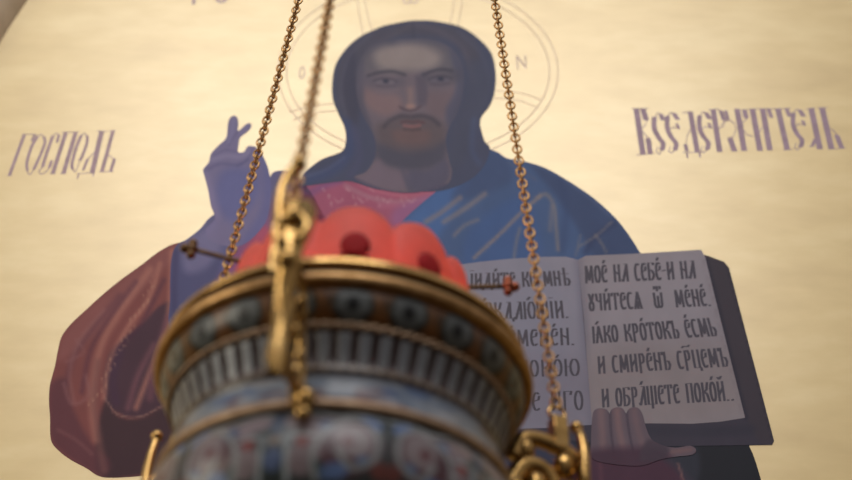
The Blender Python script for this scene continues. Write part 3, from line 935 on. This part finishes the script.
lathe('ornament_band', resample([(.1050, -.0098), (.1052, -.013), (.1045, -.018), (.1025, -.0225), (.0995, -.0262), (.0972, -.0278)], .0008), M['enamel'], n=528, cols=band_cols)

# rope moulding
mb = MB()
NR = 96
for s_ in range(2):
    pts = []
    for i in range(NR * 8):
        a = 2 * PI * i / (NR * 8); ph = a * NR / 1.0 * .5 + s_ * PI
        r_ = .0972 + .0011 * math.cos(ph); z_ = -.0292 + .0011 * math.sin(ph)
        pts.append((r_ * math.sin(a), -r_ * math.cos(a), z_))
    mb.tube(pts, .0012, 6, closed=True)
mb.build('rope_moulding', M['dull'], lamp)

# fluted band: petals of white enamel with maroon between them
NP = 56
def flute_mod(A, R, Z):
    t = np.abs(((A * NP / (2 * PI)) % 1.0) - .5) * 2
    e = sstep((.86 - t) / .3)
    zz = np.clip((Z + .048) / .016, 0, 1)
    return R + .0022 * (e - .5) * np.sin(zz * PI) ** .5, Z
def flute_cols(A, R, Z):
    t = np.abs(((A * NP / (2 * PI)) % 1.0) - .5) * 2
    z = (Z + .0505) / .020
    C = np.tile(np.array([70., 44., 46.]), (len(A), 1))
    w = .60 * np.sqrt(np.clip(z * 3.2, 0, 1))
    m_ = sstep((w - t) / .22 + .5) * sstep((z - .04) / .1)
    C = C * (1 - m_[:, None]) + np.array([168., 172., 176.]) * m_[:, None]
    m2 = sstep((.22 - t) / .2 + .5) * sstep((z - .2) / .2) * sstep((.9 - z) / .1)
    C = C * (1 - .45 * m2[:, None]) + np.array([112., 122., 140.]) * .45 * m2[:, None]
    m3 = sstep((.07 - z) / .04 + .5)
    C = C * (1 - m3[:, None]) + np.array([150., 120., 84.]) * m3[:, None]
    m4 = sstep((z - .93) / .05 + .5)
    C = C * (1 - m4[:, None]) + np.array([60., 44., 40.]) * m4[:, None]
    return C
lathe('fluted_band', resample([(.0968, -.0302), (.0955, -.033), (.0930, -.038), (.0910, -.043), (.0902, -.047), (.0908, -.0505)], .0008), M['enamel'], n=896, cols=flute_cols, mod=flute_mod)

# toothed border strip between flutes and smooth band
def tooth_cols(A, R, Z):
    t = (A * 84 / (2 * PI)) % 1.0
    z = (Z + .0545) / .004
    m_ = sstep((np.abs(t - .5) * 2 - z) / .3 + .5)[:, None]
    return np.array([66., 50., 44.]) * m_ + np.array([140., 128., 112.]) * (1 - m_)
lathe('toothed_border', resample([(.0908, -.0505), (.0922, -.0512), (.0926, -.053), (.0920, -.0545)], .0006), M['enamel'], n=672, cols=tooth_cols)

# smooth pale blue enamel band with clouds and buds
rs = np.random.RandomState(11)
blobs = [(rs.uniform(0, 2 * PI), rs.uniform(-.071, -.057), rs.uniform(.004, .011), rs.uniform(.002, .004), rs.choice(4)) for _ in range(90)]
def blue_cols(A, R, Z):
    C = np.tile(np.array([148., 158., 172.]), (len(A), 1))
    pal = [(86, 112, 160), (186, 186, 190), (112, 74, 78), (120, 138, 164)]
    for a, z, rx, ry, k_ in blobs:
        da = (A - a + PI) % (2 * PI) - PI
        q = np.sqrt((da * .092 / rx) ** 2 + ((Z - z) / ry) ** 2)
        m_ = (sstep((1 - q) / .6 + .4) * .75)[:, None]
        C = C * (1 - m_) + np.array(pal[k_], float) * m_
    e = sstep((Z + .0560) / .0012 + .5)[:, None]
    C = C * (1 - e) + np.array([72., 58., 58.]) * e
    e = sstep((-.0712 - Z) / .0012 + .5)[:, None]
    return C * (1 - e) + np.array([92., 62., 50.]) * e
lathe('enamel_band', resample([(.0920, -.0545), (.0915, -.057), (.0916, -.062), (.0926, -.067), (.0942, -.0710), (.0952, -.0728)], .0008), M['enamel'], n=480, cols=blue_cols)

# plain ring
lathe('ring_moulding', resample([(.0945, -.0722), (.0972, -.0728), (.0986, -.0748), (.0986, -.0768), (.0972, -.0788), (.0945, -.0794)], .0007), M['dull'], n=160)

# bowl with scrolling cloisonne; closed inside so the glass has a floor to stand on
def bowl_cols(A, R, Z):
    NT = 6
    aa = ((A - math.radians(-13)) * NT / (2 * PI) + .5) % 1.0 - .5
    x = aa * (2 * PI * .099 / NT); y = -(Z + .0794)
    sx = np.abs(x)
    Pxy = np.stack([sx, y], 1)
    C = np.tile(np.array([38., 50., 50.]), (len(A), 1))
    def put(m_, c, a=1.0):
        m_ = (np.clip(m_, 0, 1) * a)[:, None]
        C[:] = C * (1 - m_) + np.array(c, float) * m_
    def blob(cx, cy, rx, ry, rot=0, soft=.3):
        c_, s_ = math.cos(rot), math.sin(rot)
        u = (sx - cx) * c_ + (y - cy) * s_; v = -(sx - cx) * s_ + (y - cy) * c_
        q = np.sqrt((u / rx) ** 2 + (v / ry) ** 2)
        return sstep((1 - q) / soft + .5)
    def line(pts, w):
        p = smooth_poly(np.array(pts), .003, False)
        return sstep((w / 2 - dist_poly(Pxy, p)) / .0012 + .5)
    for o in (0, .046):
        put(blob(.030, .022 + o, .020, .017), (92, 50, 60))
        put(blob(.013, .010 + o, .011, .0055, .25), (150, 132, 138))
        put(blob(.014, .030 + o, .0075, .009, .3), (146, 128, 132))
        put(blob(.0355, .019 + o, .0085, .0105, -.5), (152, 136, 138))
        put(blob(.044, .008 + o, .006, .0036, .6), (104, 132, 184))
        put(blob(.028, .036 + o, .007, .004, -.3), (98, 124, 172))
        put(blob(.0235, .012 + o, .0042, .0036), (84, 104, 142))
        put(blob(.0125, .0205 + o, .0030, .0034), (150, 50, 44))
        put(blob(.049, .034 + o, .0045, .0045), (120, 58, 50))
        put(blob(.0335, .0205 + o, .0030, .0030), (120, 60, 66))
        put(blob(.020, .0345 + o, .0028, .0040), (44, 70, 74))
        put(blob(.041, .0300 + o, .0034, .0026), (88, 116, 160))
        put(line([(.004, .003 + o), (.016, .002 + o), (.028, .006 + o), (.038, .003 + o), (.050, .004 + o)], .0024), (166, 170, 170))
        put(line([(.020, .040 + o), (.018, .028 + o), (.024, .014 + o), (.036, .007 + o), (.046, .014 + o), (.046, .028 + o), (.036, .034 + o), (.029, .026 + o)], .0028), (158, 162, 162))
        put(line([(.007, .042 + o), (.006, .028 + o), (.008, .018 + o), (.018, .018 + o)], .0026), (172, 180, 182))
        put(blob(0, .010 + o, .0034, .0070), (70, 88, 120))
        put(blob(0, .030 + o, .0046, .0060), (92, 110, 150))
        put(blob(.0052, .020 + o, .0028, .0038), (140, 146, 150))
        put(blob(0, .020 + o, .0026, .0028), (150, 132, 120))
    return C
bowl_prof = [(.0955, -.0790), (.0990, -.084), (.1020, -.091), (.1035, -.100), (.1030, -.112), (.0985, -.126), (.0890, -.140), (.074, -.152), (.054, -.162), (.032, -.169), (.016, -.173), (.012, -.180), (.016, -.187), (.012, -.194), (.004, -.200), (.0006, -.201)]
lathe('bowl', resample(bowl_prof, .0012), M['enamel'], n=620, cols=bowl_cols)
lathe('inner_cup', resample([(.0950, -.004), (.092, -.012), (.086, -.030), (.080, -.052), (.060, -.060), (.030, -.0605), (.0005, -.0605)], .002), M['old_gold'], n=96)


# brackets: inner scroll fixed to the ring, chain lug, outer crest plate with a ball
def bracket(az, ztop, rout=.146, wide=1.0, thick=1.0, rl=.1285, tl=0.0, sb=-1):
    a = math.radians(az)
    er = Vector((math.sin(a), -math.cos(a), 0)); et = Vector((math.cos(a), math.sin(a), 0)); ez = Vector((0, 0, 1))
    def fr(t, z, r_): return er * r_ + et * t + ez * z
    zc = ztop - .034
    m1 = MB()
    w = .0062 * wide
    ol = [(-.0030, -.090), (.0030, -.090), (.0048, -.080), (.0036, -.066), (.0052, zc - .034), (.0078, zc - .030), (.0058, zc - .024), (.0085 * wide, zc - .014), (.0106 * wide, zc - .004), (.0108 * wide, zc + .003), (.0080 * wide, zc + .008), (.0030 * wide, zc + .009)]
    ol = ol + [(-a_, b_) for a_, b_ in ol[::-1]]
    m1.prism(ol, rout - .0022, rout + .0022, fr)
    bar_ = [fr(sb * .0076 * wide, zc - .004, rout), fr(sb * .0082 * wide, zc + .008, rout + .0005), fr(sb * .0080 * wide, zc + .018, rout + .0005), fr(sb * .0058 * wide, zc + .028, rout), fr(sb * .0010, ztop + .001, rout)]
    cur = smooth_poly(np.array([tuple(p) for p in bar_]), .002, False)
    m1.tube([Vector(p) for p in cur], [.0036 * (1 - .35 * i / (len(cur) - 1)) for i in range(len(cur))], 10)
    for sg in (-1, 1):
        m1.tube([fr(sg * (.0030 + .0050 * math.sin(q * 1.5)) * wide, zc - .020 + q * .009, rout + .0026) for q in np.linspace(0, 3.0, 14)], [.0026 - .0010 * i / 13 for i in range(14)], 8)
    m1.ball(fr(0, zc - .002, rout + .0025), .0046, sc=(1, 1, 1.3))
    m1.ball(fr(0, zc - .030, rout + .001), .0062)
    pl = m1.build('bracket', M['gold'], lamp, bevel=None)
    # scroll
    m2 = MB()
    sc_ = [fr(0, z, r_) for r_, z in ((.098, -.074), (.100, -.058), (.104, -.044), (.112, -.034), (.122, -.034), (.129, -.042), (.129, -.052), (.121, -.056), (.116, -.050), (.119, -.045))]
    cur = [Vector(p) for p in smooth_poly(np.array([tuple(p) for p in sc_]), .002, False)]
    m2.tube(cur, [thick * (.0050 - .0026 * i / (len(cur) - 1)) for i in range(len(cur))], 10)
    sc_ = [fr(0, z, r_) for r_, z in ((.100, -.080), (.108, -.072), (.120, -.074), (.132, -.070), (.142, -.058), (.146, -.044))]
    cur = [Vector(p) for p in smooth_poly(np.array([tuple(p) for p in sc_]), .002, False)]
    m2.tube(cur, [thick * (.0056 - .0022 * i / (len(cur) - 1)) for i in range(len(cur))], 10)
    sc_ = [fr(0, z, r_) for r_, z in ((.104, -.030), (.110, -.018), (.120, -.015), (.134, -.018), (.146, -.026))]
    cur = [Vector(p) for p in smooth_poly(np.array([tuple(p) for p in sc_]), .002, False)]
    m2.tube(cur, .0034 * thick, 10)
    for r_, z, b_ in ((.1175, -.047, .0052), (.104, -.052, .0050), (.112, -.024, .0042), (.137, -.030, .0046), (.108, -.064, .0046), (.133, -.062, .0042), (.140, -.046, .0036)):
        m2.ball(fr(0, z, r_), b_ * thick, sc=(1, 1, 1.25))
    m2.build('scroll', M['gold'], pl)
    # lug carrying the chain
    m3 = MB()
    m3.prism([(-.0055, -.020), (.0055, -.020), (.0062, -.008), (.0050, .002), (-.0050, .002), (-.0062, -.008)], .0, .009, lambda t_, z_, r_: fr(t_ + tl, z_, r_ + rl - .0045))
    m3.tube([fr(tl, .006 + .0052 * math.cos(q), rl + .0052 * math.sin(q)) for q in np.linspace(0, 2 * PI, 17)[:-1]], .0013, 8, closed=True)
    m3.build('chain_lug', M['gold'], pl, smooth=False, bevel=.0012)
    m4 = MB()
    m4.ball(fr(sb * .001, ztop + .0020, rout), .0040)
    m4.build('finial', M['gold'], pl)
    if True:
        m5 = MB(); m5.ball(fr(.005, -.078, .1045), .0054, sc=(1, 1, 1.15)); m5.ball(fr(.005, -.087, .1055), .0040)
        m5.build('stud', M['gold'], pl)
    return LC + np.array(fr(tl, .011, rl))


AZ = (-8.6, 106, -124)
ends = [bracket(AZ[0], .040, .143, 1.0, .62, .1285, -.007), bracket(AZ[1], -.004, .146, 1.0, 1.5, .134), bracket(AZ[2], .006, .1495, .35, 1.3, .1285, 0, 1)]

# chains run up to one hook high above
apex = LC + np.array([0, 0, 1.55])


def chain(p0, p1, sag):
    p0, p1 = Vector(p0), Vector(p1)
    L = (p1 - p0).length; pitch = .0056
    n = int(L / pitch)
    hdir = Vector(((p0 - p1).x, (p0 - p1).y, 0)).normalized()
    pts = []
    for i in range(n + 1):
        t = i / n
        pts.append(p0.lerp(p1, t) - hdir * sag * 4 * t * (1 - t))
    mb_ = MB()
    for i in range(n):
        c = (pts[i] + pts[i + 1]) / 2; T = (pts[i + 1] - pts[i]).normalized()
        A_ = T.cross(Vector((.3, 1, 0))).normalized(); B_ = T.cross(A_)
        ang = (i % 2) * PI / 2 + .2
        S_ = A_ * math.cos(ang) + B_ * math.sin(ang)
        ring = []
        for k_ in range(12):
            q = 2 * PI * k_ / 12
            ring.append(c + T * math.cos(q) * .0041 + S_ * math.sin(q) * .0031)
        mb_.tube(ring, .00088, 6, closed=True)
    v = [tuple(Vector(p) - Vector(LC)) for p in mb_.v]
    mb_.v = v
    return mb_.build('chain', M['chain'], lamp)


for e, s_ in zip(ends, (.012, .003, .018)):
    hd = (apex - e); hd = hd / np.linalg.norm(hd)
    chain(e, apex, s_)
mb = MB()
mb.ball((0, 0, 1.555), .014, sc=(1, 1, 1.2))
mb.tube([(0, .010 * math.sin(q), 1.582 + .012 * math.cos(q)) for q in np.linspace(0, 2 * PI, 17)[:-1]], .0022, 8, closed=True)
mb.build('chain_cap', M['gold'], lamp)

# wall arm from which the lamp hangs
am = MB()
yw = (W0[1] - (LC[0] - W0[0]) * math.tan(YAW)) - LC[1]
am.tube([(0, 0, 1.590), (0, .004, 1.602), (0, .03, 1.612), (0, yw - .012, 1.612)], .006, 10)
am.tube([(0, yw - .02, 1.50), (0, yw - .06, 1.535), (0, yw - .10, 1.575), (0, yw - .15, 1.610)], .0045, 10)
arm = am.build('wall_arm', M['old_gold'])
arm.location = LC
mb = MB()
mb.prism([(-.03, 1.47), (.03, 1.47), (.03, 1.65), (-.03, 1.65)], yw - .012, yw - .0005, wf)
mb.build('back_plate', M['old_gold'], arm, smooth=False, bevel=.003)
tag(arm, 'brass wall arm with back plate from which the enamel lamp hangs', 'bracket')

# ------------------------------------------------------------------ red votive glass standing in the lamp
NL = 10
LPH = math.radians(4)
def lobe(A): return np.abs(np.cos((A - LPH) * NL / 2)) ** .5
glass_prof = [(.0005, -.0600), (.030, -.0600), (.046, -.0575), (.054, -.048), (.060, -.030), (.066, -.008), (.0700, .012), (.0725, .030), (.0735, .046), (.0728, .060), (.0705, .071), (.068, .076),
              (.0655, .0755), (.0668, .070), (.0690, .060), (.0700, .046), (.0690, .030), (.0665, .012), (.0625, -.008), (.0560, -.030), (.050, -.046), (.040, -.053), (.0005, -.054)]
def glass_mod(A, R, Z):
    l = lobe(A)
    up = np.clip((Z + .01) / .086, 0, 1)
    R2 = R * (1 + (.05 * l - .035) * up)
    Z2 = np.where(Z > .0, Z * (.85 + .165 * l), Z)
    return R2, Z2
gl = lathe('votive_glass', resample(glass_prof, .003), M['glass'], parent=None, n=192, mod=glass_mod)
gl.location = LC + np.array([0, 0, .0])
tag(gl, 'pink-red scalloped glass cup with dark red beads inside the brass lamp', 'glass cup')
for i in range(NL):
    a = LPH + 2 * PI * i / NL
    m_ = MB()
    r_ = .0738; zc = .044
    er = Vector((math.sin(a), -math.cos(a), 0)); et = Vector((math.cos(a), math.sin(a), 0))
    vs = []
    N = 20
    rings = [(0, .0016), (.5, .0015), (.85, .0010), (1.0, -.0016)]
    vs.append(er * (r_ + .0020) + Vector((0, 0, zc)))
    fs = []
    for q, (rr_, h_) in enumerate(rings[1:]):
        for j in range(N):
            t = 2 * PI * j / N
            vs.append(er * (r_ + h_ + .0004) + et * (.0090 * rr_ * math.cos(t)) + Vector((0, 0, zc + .0094 * rr_ * math.sin(t))))
    for j in range(N):
        fs.append((0, 1 + j, 1 + (j + 1) % N))
    for q in range(2):
        for j in range(N):
            k_ = (j + 1) % N
            fs.append((1 + q * N + j, 1 + (q + 1) * N + j, 1 + (q + 1) * N + k_, 1 + q * N + k_))
    m_.add(vs, fs)
    for sg in (-1, 1):
        m_.tube([er * (r_ + .0006 - .004 * s2 * s2) + et * (sg * (.004 + .016 * s2)) + Vector((0, 0, zc - .006 - .014 * s2)) for s2 in np.linspace(0, 1, 6)], [.0012 - .0006 * s2 for s2 in np.linspace(0, 1, 6)], 6)
    m_.build('bead', M['ruby'], gl)


# wick bar lying across the glass, a small trefoil at each end
def on_height(px, py, z):
    d_ = ray(px, py); t = (LC[2] + z - CAM[2]) / d_[2]
    return CAM + d_ * t
E1 = on_height(192, 249, .082); E2 = on_height(508, 286, .082)
mid = (E1 + E2) / 2
bar = empty('wick_bar', mid)
tag(bar, 'thin dark rod with knobs lying across the red glass cup', 'rod')
e1, e2 = Vector(E1 - mid), Vector(E2 - mid)
ax = (e2 - e1).normalized(); sd = ax.cross(Vector((0, 0, 1)))
mb = MB()
pts = [e1.lerp(e2, t) - Vector((0, 0, .010 * (4 * t * (1 - t)))) for t in np.linspace(0, 1, 24)]
mb.tube(pts, .0015, 8)
mb.build('rod', M['bronze'], bar)
for e, sg in ((e1, -1), (e2, 1)):
    mb = MB()
    mb.ball(e, .0038); mb.ball(e + ax * sg * .0045, .0032)
    mb.ball(e + Vector((0, 0, .0045)), .0030); mb.ball(e - Vector((0, 0, .0045)), .0030)
    mb.build('knob', M['knob'] if sg > 0 else M['bronze'], bar)

# ------------------------------------------------------------------ light
w = bpy.data.worlds.new('church_light')
bpy.context.scene.world = w
w.use_nodes = True
nt = w.node_tree
bg = nt.nodes['Background']
tc = nt.nodes.new('ShaderNodeTexCoord')
sep = nt.nodes.new('ShaderNodeSeparateXYZ')
nt.links.new(tc.outputs['Generated'], sep.inputs[0])
mr = nt.nodes.new('ShaderNodeMapRange'); mr.inputs['From Min'].default_value = -1
nt.links.new(sep.outputs['Z'], mr.inputs[0])
r = ramp(nt, mr.outputs[0], [(.2, (.05, .035, .025)), (.5, (.22, .18, .15)), (.9, (.66, .64, .66))])
nt.links.new(r.outputs[0], bg.inputs[0])
bg.inputs[1].default_value = .75


def area(name, loc, target, size, power, color, sy=None):
    l = bpy.data.lights.new(name, 'AREA')
    l.shape = 'RECTANGLE'; l.size = size; l.size_y = sy or size
    l.energy = power; l.color = color
    o = bpy.data.objects.new(name, l); link(o)
    o.location = loc
    dv = Vector(target) - Vector(loc)
    o.rotation_euler = dv.to_track_quat('-Z', 'Y').to_euler()
    return o


area('window_light', (-.22, -1.6, 4.4), (0, .93, 2.4), 2.4, 61, (1.0, .985, .985), 1.8)
area('side_window_light', (-2.6, -.3, 2.3), (0, .6, 2.0), .9, 22, (1.0, .91, .74), 1.6)
cup_fill = bpy.data.lights.new('cup_fill_light', 'POINT')  # added fill light inside the cup to make the glass glow
cup_fill.energy = .85; cup_fill.color = (1.0, .72, .45); cup_fill.shadow_soft_size = .008
fo = link(bpy.data.objects.new('cup_fill_light', cup_fill)); fo.location = LC + np.array([0, 0, .02])

sc = bpy.context.scene
sc.view_settings.view_transform = 'Standard'
sc.view_settings.look = 'None'
sc.view_settings.gamma = 1
sc.view_settings.use_curve_mapping = False
sc.view_settings.exposure = 0.0
